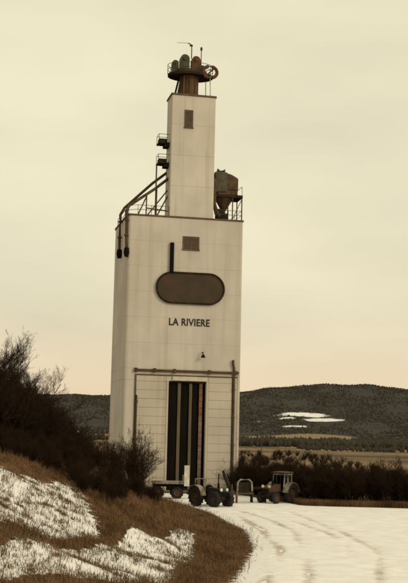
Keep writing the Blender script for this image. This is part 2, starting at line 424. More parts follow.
for (x0, x1, y0, y1, n, h) in ((30, 330, 950, 1180, 1500, 4.2), (-560, -100, 850, 1250, 900, 4.5), (75, 190, 800, 900, 300, 2.0), (150, 420, 1350, 1500, 250, 4), (20, 120, 300, 330, 0, 2.4)):
    for _ in range(n):
        bp.append((rs.uniform(x0, x1), rs.uniform(y0, y1), h * rs.uniform(.6, 1.25)))
bp = np.array(bp)
blobs('valley_woods', np.stack([bp[:, 0], bp[:, 1], -6 + bp[:, 2] * .5], -1), bp[:, 2] * rs.uniform(.3, .6, len(bp)), bp[:, 2], M['far'], 5, 'dark tree belts between the tan fields of the valley')

# ------------------------------------------------------------------ the grain elevator
YAW = R(12)
EO = Vector((-2.15, 124.0, 0.0))
EL = empty('grain_elevator', EO, YAW)
tag(EL, 'tall weathered white grain elevator with narrow headhouse and dark oval sign', 'grain elevator')
def part(name, bm, m, parent=EL, smooth=False): return obj(name, bm, m, parent, smooth)

U0, U1, DEP, ZT = -6.5, 6.5, 10.5, 30.0
def rounded(x0, x1, y0, y1, rad, seg=6, inset=0.0):
    x0 += inset; x1 -= inset; y0 += inset; y1 -= inset
    pts = []
    for cx, cy, a0 in ((x1 - rad, y0 + rad, -90), (x1 - rad, y1 - rad, 0), (x0 + rad, y1 - rad, 90), (x0 + rad, y0 + rad, 180)):
        for k in range(seg + 1):
            a = R(a0 + 90.0 * k / seg); pts.append((cx + rad * math.cos(a), cy + rad * math.sin(a)))
    return pts
def body_outline(inset=0.0):
    # square front-right corner, well-rounded left corners
    x0, x1, y0, y1 = U0 + inset, U1 - inset, inset, DEP - inset
    pts = [(x1 - .15, y0), (x1, y0 + .15), (x1, y1 - .15), (x1 - .15, y1)]
    for cx, cy, a0, rd in ((x0 + .45, y1 - .45, 90, .45), (x0 + .45, y0 + .45, 180, .45)):
        for k in range(9):
            a = R(a0 + 90.0 * k / 8); pts.append((cx + rd * math.cos(a), cy + rd * math.sin(a)))
    return pts
# door bay
DU0, DU1, DZ, DD = -1.5, 2.68, 11.8, 7.0
def u_outline():
    pts = body_outline()
    pts = pts[:]                                   # ends at front-left (x0+1.15, 0); go on to the bay
    pts += [(DU0, 0.0), (DU0, DD), (DU1, DD), (DU1, 0.0)]
    return pts
part('lower_wall', add_prism(B(), u_outline(), 0.0, DZ), M['wall'], smooth=False)
tz = [DZ + .012, 13.1, 15.9, 18.7, 21.5, 24.3, 27.1, 29.82]
for a, b in zip(tz, tz[1:]):
    part('wall_panel', add_prism(B(), body_outline(), a + .005, b - .005), M['wall'])
part('wall_core', add_prism(B(), body_outline(.06), DZ + .05, 29.7), M['joint'])
part('roof', add_prism(B(), body_outline(-.10), 29.84, 30.0), M['trim'])
part('foundation', add_prism(B(), rounded(U0 - .12, DU0 - .05, -.12, DEP + .12, .1), -1.5, .35), M['concrete'])
part('foundation', add_prism(B(), rounded(DU1 + .05, U1 + .12, -.12, DEP + .12, .1), -1.5, .35), M['concrete'])
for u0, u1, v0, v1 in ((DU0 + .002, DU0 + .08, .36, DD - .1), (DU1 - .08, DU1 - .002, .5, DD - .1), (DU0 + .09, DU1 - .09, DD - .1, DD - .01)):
    part('bay_shade_lining', add_box(B(), u0, u1, v0, v1, .07, 11.6), M['doorleaf_and_shade'])  # added dark sheets over pale bay walls: interior shade put into their colour
part('bay_floor', add_box(B(), DU0 - .04, DU1 + .04, -.4, DD, -1.0, .06), M['concrete'])
# roof edge rail
for path, posts in (([(-6.3, 9.8), (-6.35, .9), (-5.5, .15), (-1.9, .15)], [(-6.35, 9.5), (-6.35, 6.5), (-6.35, 3.5), (-6.3, 1.0), (-5.4, .15), (-3.9, .15), (-1.95, .15)]),
                    ([(3.3, .15), (6.3, .15), (6.3, 9.8)], [(3.3, .15), (4.8, .15), (6.3, .15), (6.3, 3.4), (6.3, 6.6), (6.3, 9.7)])):
    bm = B()
    for z in (30.55, 31.05): add_tube(bm, [(x, y, z) for x, y in path], .028, 6)
    for x, y in posts: add_tube(bm, [(x, y, 30.0), (x, y, 31.07)], .03, 6)
    part('roof_rail', bm, M['brown'])
# headhouse
HU0, HU1, HV0, HV1 = -1.92, 3.10, .12, 3.1
hz_ = [30.0, 33.5, 37.0, 40.5, 43.85]
def hh(inset=0): return rounded(HU0, HU1, HV0, HV1, .12, 3, inset)
for a, b in zip(hz_, hz_[1:]):
    part('headhouse_panel', add_prism(B(), hh(), a + .008, b - .008), M['wall'])
part('headhouse_core', add_prism(B(), hh(.05), 30.02, 43.8), M['joint'])
part('headhouse_roof', add_prism(B(), rounded(HU0 - .1, HU1 + .1, HV0 - .1, HV1 + .1, .1, 3), 43.86, 44.04), M['trim'])

def window(name, u0, u1, z0, z1, v, cols, rows, fw=.14):
    f = B()
    add_box(f, u0, u1, v - .07, v + .02, z1 - fw, z1); add_box(f, u0 - .06, u1 + .06, v - .13, v + .02, z0 - .1, z0 + .02)
    add_box(f, u0, u0 + fw, v - .07, v + .02, z0 + .02, z1 - fw); add_box(f, u1 - fw, u1, v - .07, v + .02, z0 + .02, z1 - fw)
    iw, ih = (u1 - u0 - 2 * fw) / cols, (z1 - z0 - fw - .02) / rows
    for c in range(1, cols): add_box(f, u0 + fw + c * iw - .04, u0 + fw + c * iw + .04, v - .065, v + .02, z0 + .02, z1 - fw)
    for r in range(1, rows): add_box(f, u0 + fw, u1 - fw, v - .062, v + .02, z0 + .02 + r * ih - .06, z0 + .02 + r * ih + .06)
    fo = part(name, f, M['trim'])
    for c in range(cols):
        for r in range(rows):
            part('pane', add_box(B(), u0 + fw + c * iw + .03, u0 + fw + (c + 1) * iw - .03, v - .03, v - .012, z0 + .02 + r * ih + .03, z0 + .02 + (r + 1) * ih - .03), M['pane'], fo)
    return fo
window('window', -.34, 1.54, 26.36, 27.82, -.002, 2, 1)
window('headhouse_window', -.45, .52, 40.2, 42.2, HV0 - .002, 1, 2, .12)

# oval sign with rim, and the dark duct above it
def stadium(u0, u1, zc, rad, k=16):
    p = []
    for i in range(k + 1):
        a = R(-90 + 180 * i / k); p.append((u1 - rad + rad * math.cos(a), zc + rad * math.sin(a)))
    for i in range(k + 1):
        a = R(90 + 180 * i / k); p.append((u0 + rad + rad * math.cos(a), zc + rad * math.sin(a)))
    return p
sg = part('sign_panel', add_prism_y(B(), stadium(-3.08, 4.36, 22.03, 1.62), -.20, .01), M['sign'])
bm = B(); oo, ii = stadium(-3.22, 4.50, 22.03, 1.76), stadium(-3.05, 4.33, 22.03, 1.59)
n = len(oo); V = [[bm.verts.new((x, y, z)) for x, z in pp] for pp, y in ((oo, .005), (oo, -.30), (ii, -.30), (ii, -.15))]
for a, b in zip(V, V[1:]):
    for k in range(n): bm.faces.new((a[k], a[(k + 1) % n], b[(k + 1) % n], b[k]))
part('sign_rim', bm, M['dark'], sg)
part('duct', add_box(B(), -1.74, -1.32, -.34, .0, 23.6, 27.0, .05), M['black'])

# lettering
fc = bpy.data.curves.new('lettering', 'FONT'); fc.body = 'LA RIVIERE'; fc.size = 1.0; fc.extrude = .025; fc.offset = .02
fc.align_x = 'CENTER'; fc.align_y = 'CENTER'; fc.space_character = 1.06
fc.materials.append(M['paintblack'])
fo = link('lettering', fc, EL)
bpy.context.view_layer.update()
dx, dy = fo.dimensions.x, fo.dimensions.y
lm = bpy.data.meshes.new_from_object(fo.evaluated_get(bpy.context.evaluated_depsgraph_get())); bpy.data.objects.remove(fo)
lm.name = 'lettering'; fo = link('lettering', lm, EL); fo.name = 'lettering'
fo.scale = (4.55 / dx, .80 / dy, 1); fo.rotation_euler = (R(90), 0, 0); fo.location = (.62, -.028, 18.24)

# crossing rail, ledge, lintel
bm = B(); add_box(bm, -5.3, 6.3, -.26, .0, 12.78, 13.02, .03)
for u in (-5.15, -3.1, -.9, 3.0, 5.9): add_box(bm, u - .16, u + .16, -.34, -.002, 12.68, 13.12, .03)
part('door_rail', bm, M['brown'])
part('ledge', add_box(B(), -5.2, 6.2, -.13, -.001, 12.36, 12.48, .02), M['trim'])
part('lintel', add_box(B(), -1.1, 2.72, -.20, -.001, 11.86, 12.32, .02), M['cream'])
bm = B()
for u0, u1 in ((DU0 - .22, DU0 + .0), (DU1 - .0, DU1 + .22)): add_box(bm, u0, u1, -.10, -.001, .06, 11.85, .01)
part('door_frame', bm, M['siding'])
# horizontal siding panels to both sides of the door
random.seed(3)
for u0, u1 in ((-5.05, DU0 - .24), (DU1 + .24, 5.55)):
    z = .45
    while z < 12.2:
        h = .94
        z1 = min(z + h, 12.33)
        part('siding_panel', add_box(B(), u0, u1, -.055 - random.random() * .02, -.001, z, z1 - .03, .012), M['siding'])
        z += h
for u0, u1 in ((-5.22, -5.08), (5.58, 5.70)): part('corner_trim', add_box(B(), u0, u1, -.11, -.001, .36, 12.33, .01), M['trim'])
part('edge_trim', add_box(B(), 6.20, 6.36, -.05, -.001, .36, 12.7, .01), M['cream'])

# door leaves standing in the bay
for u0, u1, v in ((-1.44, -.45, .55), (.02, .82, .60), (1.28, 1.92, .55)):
    lf = part('door_leaf', add_box(B(), u0, u1, v, v + .08, .08, 11.6, .01), M['doorleaf_and_shade'])
for u0, u1 in ((-.44, 0.0), (.84, 1.26)):
    part('door_post', add_box(B(), u0 + .05, u1 - .05, .40, .60, .08, 11.7, .02), M['doorpost'])
z = .1
while z < 11.6:
    h = random.uniform(.5, .8); z1 = min(z + h, 11.7)
    part('board', add_box(B(), 1.98, 2.36, .28 + random.random() * .05, .46, z, z1 - .03, .01), M['orange'] if z > 8.0 else M['pink'])
    z += h
part('door_track', add_box(B(), DU0, DU1, .35, .70, 11.62, 11.79), M['dark'])

# wall lamp, hook, down pipe
bm = B(); add_tube(bm, [(2.15, 0, 15.0), (2.15, -.4, 15.05), (2.15, -.55, 14.8)], .05, 6)
add_lathe(bm, [(0, .12), (.10, .1), (.28, -.22), (.24, -.24), (0, -.1)], 12, Matrix.Translation((2.15, -.55, 14.68)))
part('wall_lamp', bm, M['black'])
bm = B(); add_tube(bm, [(5.75, -.16, .4), (5.75, -.16, 13.4), (5.62, -.2, 13.9), (5.62, -.25, 14.3)], .13, 10)
for z in (2, 5, 8, 11): add_box(bm, 5.55, 5.95, -.22, -.001, z, z + .12)
part('down_pipe', bm, M['brown'])
bm = B(); add_tube(bm, [(-5.02, -.20, 4.8), (-5.02, -.20, 10.2)], .10, 8); add_box(bm, -5.2, -4.85, -.2, -.06, 9.4, 9.6); add_box(bm, -5.2, -4.85, -.2, -.06, 5.4, 5.6)
part('vent_pipe', bm, M['brown'])

# loading spouts from the headhouse down the left corner
sp = B(); add_tube(sp, [(-1.76, 1.3, 34.6), (-3.4, 1.3, 33.2), (-6.3, .55, 31.0), (-6.62, .22, 30.4), (-6.62, .18, 27.6), (-6.55, .10, 26.0)], .16, 10)
part('spout', sp, M['brown'])
sp = B(); add_tube(sp, [(-1.76, 2.4, 35.5), (-3.4, 3.0, 34.2), (-6.35, 4.2, 31.4), (-6.78, 4.3, 30.6), (-6.78, 4.3, 28), (-6.78, 4.2, 26.4)], .16, 10)
part('spout', sp, M['brown'])
for x, y, z in ((-6.62, .18, 27.6), (-6.62, .2, 29.3), (-6.78, 4.3, 28.0), (-6.78, 4.3, 29.8)):
    part('flange', add_lathe(B(), [(0, -.06), (.27, -.06), (.27, .06), (0, .06)], 12, Matrix.Translation((x, y, z))), M['rust'])
for x, y, z in ((-6.55, .08, 25.7), (-6.78, 4.2, 26.1)):
    part('spout_nozzle', add_lathe(B(), [(0, .5), (.26, .5), (.32, .0), (.22, -.5), (0, -.5)], 12, Matrix.Translation((x, y, z))), M['black'])
bm = B()
for q in (((-3.15, 1.5, 30), (-3.15, 1.5, 33.3)), ((-3.15, 1.5, 30), (-1.76, 1.5, 32.8)), ((-4.3, 1.4, 30), (-1.76, 1.6, 33.4)), ((-4.3, 1.4, 30), (-4.3, 1.3, 32.4)), ((-5.3, 1.2, 30), (-4.3, 1.3, 32.3)), ((-4.3, 1.4, 31.0), (-1.76, 1.5, 30.8))):
    add_tube(bm, q, .075, 6)
part('spout_trestle', bm, M['rust'])
# landings on the left side of the headhouse, ladder between
for z in (38.4, 36.1):
    ln = B(); add_box(ln, -3.2, -1.77, .9, 2.4, z, z + .12); add_box(ln, -3.1, -2.2, .95, 2.0, z + .12, z + .55, .03)
    add_box(ln, -2.5, -1.77, 1.0, 2.2, z - .35, z)
    for p_ in ((-3.15, .95), (-3.15, 2.35)): add_tube(ln, [(*p_, z), (*p_, z + 1.05)], .03, 6)
    add_tube(ln, [(-1.77, .95, z + 1.05), (-3.15, .95, z + 1.05), (-3.15, 2.35, z + 1.05), (-1.77, 2.35, z + 1.05)], .03, 6)
    part('landing', ln, M['dark'])
bm = B()
for v in (1.55, 2.0): add_tube(bm, [(-3.2, v, 30.0), (-3.2, v, 36.1)], .045, 6)
z = 30.3
while z < 36: add_tube(bm, [(-3.2, 1.55, z), (-3.2, 2.0, z)], .02, 5); z += .33
part('ladder', bm, M['greenmetal'])
bm = B()
for v in (1.5, 1.9): add_tube(bm, [(-1.88, v, 36.2), (-1.88, v, 43.9)], .03, 6)
z = 36.5
while z < 43.8: add_tube(bm, [(-1.88, 1.5, z), (-1.88, 1.9, z)], .018, 5); z += .33
part('ladder', bm, M['cream'])

# dust collector on the right of the headhouse
dc = part('dust_collector', add_box(B(), 4.2, 6.05, .7, 2.5, 33.5, 34.95, .12), M['brown'])
bm = B(); add_box(bm, 3.32, 4.75, .6, 2.4, 33.2, 35.55, .15); add_tube(bm, [(3.9, 1.5, 35.4), (3.9, 1.5, 35.8), (4.6, 1.5, 35.75)], .32, 10)
part('fan_housing', bm, M['greenmetal'], dc)
part('hood', add_prism_y(B(), [(4.3, 34.95), (5.95, 34.95), (5.3, 35.3), (4.6, 35.5)], .8, 2.4), M['brown'], dc)
part('skirt', add_box(B(), 3.65, 6.0, .75, 2.45, 32.95, 33.48, .03), M['rust'], dc)
part('platform', add_box(B(), 3.4, 6.5, .35, 2.9, 32.6, 32.92, .02), M['dark'], dc)
part('hopper', add_lathe(B(), [(0, 32.6), (1.05, 32.6), (.22, 31.15), (.22, 30.85), (0, 30.85)], 16, Matrix.Translation((4.55, 1.5, 0))), M['brown'], dc)
bm = B(); add_box(bm, 3.75, 4.95, .8, 2.2, 30.0, 30.85, .08); add_box(bm, 3.6, 4.3, .9, 2.1, 30.85, 31.35, .08)
part('blower', bm, M['dark'], dc)
for x, y in ((5.35, .45), (6.42, .45), (6.42, 2.8), (5.35, 2.8), (3.5, 2.8)):
    part('leg', add_tube(B(), [(x, y, 30.0), (x, y, 32.6)], .07, 8), M['brown'], dc)
bm = B(); add_tube(bm, [(5.35, .45, 30.1), (6.42, .45, 32.5)], .04, 6); add_tube(bm, [(6.42, .45, 32.9), (6.42, .45, 33.9)], .03, 6)
add_tube(bm, [(6.42, .45, 33.9), (6.42, 2.8, 33.9)], .03, 6); add_tube(bm, [(6.42, 2.8, 32.9), (6.42, 2.8, 33.9)], .03, 6)
part('brace', bm, M['brown'], dc)
bm = B(); add_tube(bm, [(3.3, .7, 34.6), (3.22, .5, 33.6), (3.25, .45, 32.5), (3.22, .45, 31.8), (3.55, .7, 30.9), (3.9, .9, 30.5)], [.28, .26, .22, .22, .26, .26], 10)
part('dust_pipe', bm, M['brown'], dc)

# head platform on top
hp = part('head_drum', add_lathe(B(), [(0, 44.04), (1.02, 44.04), (1.02, 46.5), (0, 46.5)], 24, Matrix.Translation((.28, 1.9, 0))), M['rust'], smooth=True)
for k in range(10):
    a = 2 * math.pi * k / 10 + .2
    x, y = .28 + 1.06 * math.cos(a), 1.9 + 1.06 * math.sin(a)
    part('rib', add_tube(B(), [(x, y, 44.05), (x, y, 46.45)], .07, 6), M['brown'] if k % 3 else M['orange'], hp)
bm = B()
for q in (((-1.15, .9, 44.05), (-.75, 1.1, 46.4)), ((-1.3, 2.6, 44.05), (-.8, 2.5, 46.4)), ((-1.15, .9, 44.05), (-1.3, 2.6, 44.3))): add_tube(bm, q, .11, 6)
part('strut', bm, M['dark'], hp)
part('strut', add_tube(B(), [(2.55, .6, 44.05), (2.5, .7, 46.5)], .06, 6), M['cream'], hp)
part('strut', add_tube(B(), [(2.55, 3.1, 44.05), (2.5, 3.1, 46.5)], .06, 6), M['cream'], hp)
pts = [(.42 + 2.62 * math.cos(2 * math.pi * k / 20), 1.9 + 1.75 * math.sin(2 * math.pi * k / 20)) for k in range(20)]
part('deck', add_prism(B(), pts, 46.5, 46.78), M['dark'], hp)
bm = B(); add_prism(bm, [(.3 + 2.0 * math.cos(2 * math.pi * k / 16), 1.9 + 1.3 * math.sin(2 * math.pi * k / 16)) for k in range(16)], 46.78, 47.25)
part('deck_housing', bm, M['brown'], hp)
bm = B()
for z in (47.3, 47.85):
    add_tube(bm, [(*pts[k % 20], z) for k in range(21)], .035, 6, False)
for k in range(0, 20, 2): add_tube(bm, [(*pts[k], 46.7), (*pts[k], 47.87)], .035, 6)
part('guard_rail', bm, M['greenmetal'], hp)
def hood(u, v, z, wd, ht, dp, m, name='leg_head'):
    b = B(); k = 10
    prof = [(u - wd / 2, z)] + [(u + wd / 2 * math.cos(math.pi - math.pi * i / k), z + ht - wd / 2 + wd / 2 * math.sin(math.pi * i / k)) for i in range(k + 1)] + [(u + wd / 2, z)]
    add_prism_y(b, prof, v - dp / 2, v + dp / 2); add_tube(b, [(u, v - dp / 2 - .18, z + ht - wd / 2), (u, v + dp / 2 + .18, z + ht - wd / 2)], wd * .2, 10)
    part(name, b, m, hp)
hood(-.35, 1.6, 47.25, 1.05, 1.75, .9, M['greenmetal']); hood(.95, 1.6, 47.25, 1.0, 1.65, .9, M['rust'])
hood(-1.45, 1.5, 46.78, .75, 1.45, .7, M['greenmetal'])
bm = B(); add_box(bm, 1.35, 1.9, 1.2, 2.2, 46.78, 47.9, .06); part('motor', bm, M['brown'], hp)
# the ring shaped pulley guard on the right
bm = B(); ringp = [(2.45 + .80 * math.cos(2 * math.pi * k / 20), .55, 46.95 + .68 * math.sin(2 * math.pi * k / 20)) for k in range(21)]
add_tube(bm, ringp, .20, 8, False)
add_tube(bm, [(2.0, .55, 46.5), (2.9, .55, 47.4)], .09, 6); add_tube(bm, [(1.7, .55, 46.95), (1.2, .9, 46.8)], .14, 6)
part('pulley_guard', bm, M['rust'], hp, True)
bm = B(); add_tube(bm, [(.42, 1.4, 48.6), (.42, 1.4, 50.0), (.30, 1.4, 50.3), (-.05, 1.4, 50.4)], .06, 6); add_lathe(bm, [(0, .15), (.2, .05), (.2, -.05), (0, -.12)], 10, Matrix.Translation((.36, 1.4, 50.15)))
add_tube(bm, [(.2, 1.4, 50.42), (-1.3, 1.4, 50.36)], .022, 5)
part('mast', bm, M['brown'], hp)
bm = B(); add_tube(bm, [(1.55, 1.4, 47.8), (1.55, 1.4, 50.1)], .05, 6); add_lathe(bm, [(0, .2), (.13, .1), (.13, -.2), (0, -.25)], 10, Matrix.Translation((1.55, 1.4, 49.9)))
part('mast', bm, M['brown'], hp)

# ------------------------------------------------------------------ machines parked in the yard
def wheel(parent, x, y, r, wd, rim_m, lugs=16):
    t = B(); mt = Matrix.Translation((x, y, r)) @ Matrix.Rotation(R(90), 4, 'X')
    add_lathe(t, [(r * .58, -wd / 2), (r * .92, -wd / 2), (r, -wd * .32), (r, wd * .32), (r * .92, wd / 2), (r * .58, wd / 2), (r * .58, -wd / 2)], 24, mt)
    for k in range(lugs):
        a = 2 * math.pi * k / lugs
        for sg_ in (-1, 1):
            b = bmesh.new(); add_box(b, -wd * .5, 0.02, -.04, .04, -.03, .05)
            merge(t, b, Matrix.Translation((x, y, r)) @ Matrix.Rotation(a + sg_ * .07, 4, 'Y') @ Matrix.Translation((0, 0, r)) @ Matrix.Rotation(R(90) * sg_ + .5, 4, 'Z'))
    w_ = obj('wheel', t, M['tyre'], parent)
    obj('rim', add_lathe(B(), [(0, -.05), (r * .2, -wd * .3), (r * .3, -.05), (r * .55, -.08), (r * .60, -wd * .42), (r * .60, wd * .42), (r * .55, .08), (r * .3, .05), (r * .2, wd * .3), (0, .05)], 20, mt), rim_m, w_)
    return w_

def tractor(loc, rz, body, frame, label, cabbed, k=1.0, rr=.85, fr=.48, fw=.24):
    T = empty('tractor', loc, rz); T.scale = (k, k, k)
    tag(T, label, 'tractor', 'farm machines parked below the elevator')
    # +x is forward
    bm = B(); add_prism_y(bm, [(.35, 1.0), (2.15, .95), (2.22, 1.35), (2.05, 1.52), (.35, 1.66)], -.36, .36); bmesh.ops.bevel(bm, geom=bm.edges[:], offset=.05, segments=2, affect='EDGES')
    obj('hood', bm, body, T)
    bm = B()
    for i in range(6): add_box(bm, 2.19, 2.235, -.30, .30, .98 + i * .058, 1.012 + i * .058)
    obj('grille', bm, M['black'], T)
    bm = B(); add_box(bm, .4, 2.0, -.24, .24, .62, 1.0, .04); add_box(bm, -.8, .4, -.32, .32, .55, 1.0, .04); add_tube(bm, [(-.45, -.95, rr), (-.45, .95, rr)], .13, 10)
    add_tube(bm, [(1.75, -.75, fr), (1.75, .75, fr)], .07, 8); add_box(bm, 1.6, 1.9, -.15, .15, .45, .8)
    obj('engine', bm, M['dark'], T)
    for s in (-1, 1):
        wheel(T, -.45, s * .92, rr, .44, M['brownpaint']); wheel(T, 1.75, s * .80, fr, fw, M['brownpaint'], 12)
        f = B(); arc = [(-.45 + (rr + .12) * math.cos(R(a)), rr + (rr + .12) * math.sin(R(a))) for a in range(5, 176, 17)]
        arc2 = [(-.45 + (rr + .06) * math.cos(R(a)), rr + (rr + .06) * math.sin(R(a))) for a in range(175, 4, -17)]
        add_prism_y(f, arc + arc2, s * .92 - .28, s * .92 + .28); obj('fender', f, frame, T)
        obj('headlight', add_lathe(B(), [(0, -.05), (.11, -.05), (.14, .05), (.0, .08)], 12, Matrix.Translation((2.12, s * .34, 1.48)) @ Matrix.Rotation(R(90), 4, 'Y')), M['white'], T)
    obj('exhaust', add_tube(B(), [(1.3, .1, 1.5), (1.3, .1, 2.0), (1.3, .1, 2.02), (1.3, .1, 2.8)], [.10, .10, .05, .05], 8), M['black'], T)
    bm = B(); add_box(bm, -.75, -.3, -.26, .26, 1.05, 1.22, .04); add_box(bm, -.85, -.72, -.26, .26, 1.15, 1.65, .04); obj('seat', bm, M['black'], T)
    bm = B(); add_tube(bm, [(.35, 0, 1.3), (.12, 0, 1.75)], .025, 6)
    c_ = Vector((.1, 0, 1.76)); add_tube(bm, [c_ + Vector((.09 * math.sin(a), .2 * math.cos(a), .18 * math.sin(a))) for a in [2 * math.pi * q / 14 for q in range(15)]], .02, 5, False)
    obj('steering_wheel', bm, M['black'], T)
    if cabbed:
        cb = obj('cab', add_box(B(), -1.05, .35, -.66, .66, .98, 1.12, .02), body, T)
        for x, y, x2 in ((-1.0, -.62, -.95), (-1.0, .62, -.95), (.32, -.62, .12), (.32, .62, .12), (-.35, -.63, -.35), (-.35, .63, -.35)):
            obj('cab_post', add_tube(B(), [(x, y, 1.12), (x2, y * .95, 2.55)], .055, 6), frame, cb)
        obj('cab_roof', add_box(B(), -1.15, .3, -.72, .72, 2.56, 2.72, .05), M['brownpaint'], cb)
        obj('roof_rim', add_box(B(), -1.08, .24, -.66, .66, 2.44, 2.555, .02), frame, cb)
        for s in (-1, 1): obj('side_window', add_box(B(), -.93, .13, s * .60 - .005, s * .60 + .005, 1.14, 2.43), M['glass'], cb)
        obj('rear_window', add_box(B(), -1.0, -.99, -.56, .56, 1.14, 2.43), M['glass'], cb)
    else:
        bm = B(); add_tube(bm, [(-.95, -.6, 1.1), (-.95, -.6, 2.3), (-.95, .6, 2.3), (-.95, .6, 1.1)], .06, 8); obj('roll_bar', bm, frame, T)
    return T

def gz(x, y): return hz(x, y) + .03
tractor((.70, 101.0, gz(.7, 101.0)), R(-48), M['green'], M['pale'], 'old dark green tractor with pale fenders nearest the white wagon post', False, 1.0, fr=.66, fw=.42)
tractor((7.5, 107.6, gz(7.5, 107.6)), R(232), M['brownpaint'], M['pale'], 'dark brown cab tractor with pale cab posts against the hedge', True, 1.05)

# flat wagon with a pale deck and end post at the door
W_ = empty('flat_wagon', (-3.1, 110.5, gz(-3.1, 110.5)), R(6))
tag(W_, 'flat wagon with pale plank deck and white end board beneath the big door', 'wagon')
for k in range(7): obj('plank', add_box(B(), -1.5, 1.5, -.9 + k * .26, -.9 + k * .26 + .235, 1.42 + .012 * (k % 2), 1.62 + .012 * (k % 2), .01), M['wood'], W_)
obj('chassis', add_box(B(), -1.4, 1.4, -.35, .35, 1.1, 1.415, .03), M['dark'], W_)
obj('side_rail', add_box(B(), -1.5, 1.48, -.99, -.91, 1.38, 1.68, .01), M['pale'], W_)
obj('end_board', add_box(B(), 1.53, 2.02, -.95, -.80, 1.2, 3.15, .02), M['white'], W_)
obj('end_board', add_box(B(), 1.53, 1.60, -.78, .9, 1.45, 2.2, .02), M['wood'], W_)
for x in (-.95, .9):
    for s in (-1, 1): wheel(W_, x, s * .72, .55, .24, M['brownpaint'], 10)
obj('drawbar', add_tube(B(), [(1.5, 0, .9), (3.2, .2, .5)], .06, 6), M['dark'], W_)

# small red implement with a pale hoop
I_ = empty('farm_implement', (3.35, 106.0, gz(3.35, 106)), R(10))
tag(I_, 'red farm implement with pale bent hoop right of the green tractor', 'farm implement', 'farm machines parked below the elevator')
obj('hoop', add_tube(B(), [(.0, -.6, .75), (.05, -.6, 1.9), (.3, -.6, 2.15), (1.1, -.6, 2.15), (1.35, -.6, 1.9), (1.4, -.6, 1.1)], .09, 8), M['pale'], I_)
obj('hopper', add_prism_y(B(), [(.1, 1.05), (1.3, 1.05), (1.45, 1.85), (-.05, 1.85)], -.45, .5), M['dark'], I_)
obj('frame', add_box(B(), -.5, 1.6, -.5, .55, .8, .98, .02), M['brownpaint'], I_)
obj('leg', add_box(B(), -.12, .06, -.62, -.45, 0, 1.2, .02), M['red'], I_)
obj('leg', add_box(B(), -.55, -.4, -.6, -.45, 0, 1.7, .02), M['brownpaint'], I_)
wheel(I_, -.9, -.35, .48, .2, M['red'], 10); wheel(I_, -.9, .4, .48, .2, M['red'], 10)
obj('axle', add_tube(B(), [(-.9, -.4, .48), (-.9, .45, .48)], .05, 6), M['dark'], I_)
obj('chute', add_tube(B(), [(-.5, 0, 1.0), (-1.1, .1, 2.5), (-1.2, .1, 2.9)], [.16, .14, .12], 8), M['dark'], I_)

# trestle stand
T_ = empty('trestle', (5.35, 107.0, gz(5.35, 107)), R(4))
tag(T_, 'low dark trestle stand with snow showing beneath its beam', 'trestle', 'farm machines parked below the elevator')
for x in (-.5, .75): 
    for s in (-1, 1): obj('leg', add_tube(B(), [(x, s * .45, 0), (x, s * .08, 1.25)], .09, 6), M['dark'], T_)
obj('beam', add_box(B(), -1.0, 1.3, -.12, .12, 1.2, 1.45, .02), M['dark'], T_)
obj('cross_bar', add_box(B(), -.5, .75, -.36, -.26, .58, .70, .01), M['greenmetal'], T_)
obj('lamp', add_lathe(B(), [(0, -.1), (.2, -.1), (.24, .1), (0, .22)], 12, Matrix.Translation((1.2, -.1, 1.6))), M['pale'], T_)

# far farmhouse below the left hill
H_ = empty('farmhouse', (-172, 1600, -6), R(10))
tag(H_, 'tiny far pale farmhouse in the valley left of the tower', 'house')
obj('wall', add_box(B(), -5, 5, -4, 4, 0, 4.5), M['pale'], H_)
obj('roof', add_prism_y(B(), [(-5.6, 4.5), (5.6, 4.5), (0, 8.0)], -4.5, 4.5), M['white'], H_)
for x in (-3, 2): obj('window', add_box(B(), x, x + 1.2, -4.06, -4.001, 1.5, 3.2), M['glass'], H_)

# ------------------------------------------------------------------ bare shrubs and trees
def branchset(seed, h, nst, spread, trunk_r, kids=(8, 6, 4), single=False, droop=0.0):
    rnd = random.Random(seed); stems, twigs = [], []
    def grow(p, d, L, r, lvl, segs):
        pts = [p.copy()]; q = p.copy(); dd = d.copy()
        for i in range(segs):
            up = .22 if lvl == 0 else (.16 - droop)
            dd = (dd + Vector((rnd.gauss(0, .16), rnd.gauss(0, .16), rnd.gauss(up * .5, .10)))).normalized()
            q = q + dd * (L / segs); pts.append(q.copy())
        rads = [r * (1 - .75 * i / segs) for i in range(segs + 1)]
        (stems if lvl <= (1 if single else 0) else twigs).append((pts, rads))
        if lvl < len(kids):
            n = kids[lvl] + rnd.randint(-1, 1)
            for k in range(n):
                t = rnd.uniform(.22 if lvl == 0 else .15, .98); f = t * segs; i = min(int(f), segs - 1)
                b = pts[i].lerp(pts[i + 1], f - i); bd = (pts[i + 1] - pts[i]).normalized()
                side = Vector((rnd.gauss(0, 1), rnd.gauss(0, 1), rnd.gauss(.25, .6))); side = (side - bd * side.dot(bd)).normalized()
                a = rnd.uniform(.45, .95); cdv = (bd * math.cos(a) + side * math.sin(a)).normalized()
                cl = L * rnd.uniform(.34, .6) * (1.05 - .5 * t)
                grow(b, cdv, cl, max(rads[i] * .55, .0065), lvl + 1, 4 if lvl == 0 else (3 if lvl == 1 else 2))
    for s in range(nst):
        a = rnd.uniform(0, 6.283); o = rnd.uniform(.0, .35 if not single else .02) * spread
        lean = rnd.uniform(.05, .55) * spread * (0.25 if single else 1)
        d = Vector((math.cos(a) * lean, math.sin(a) * lean, 1)).normalized()
        grow(Vector((math.cos(a) * o, math.sin(a) * o, -.25)), d, h * rnd.uniform(.6, 1.0), trunk_r * rnd.uniform(.7, 1), 0, 7)
    return stems, twigs
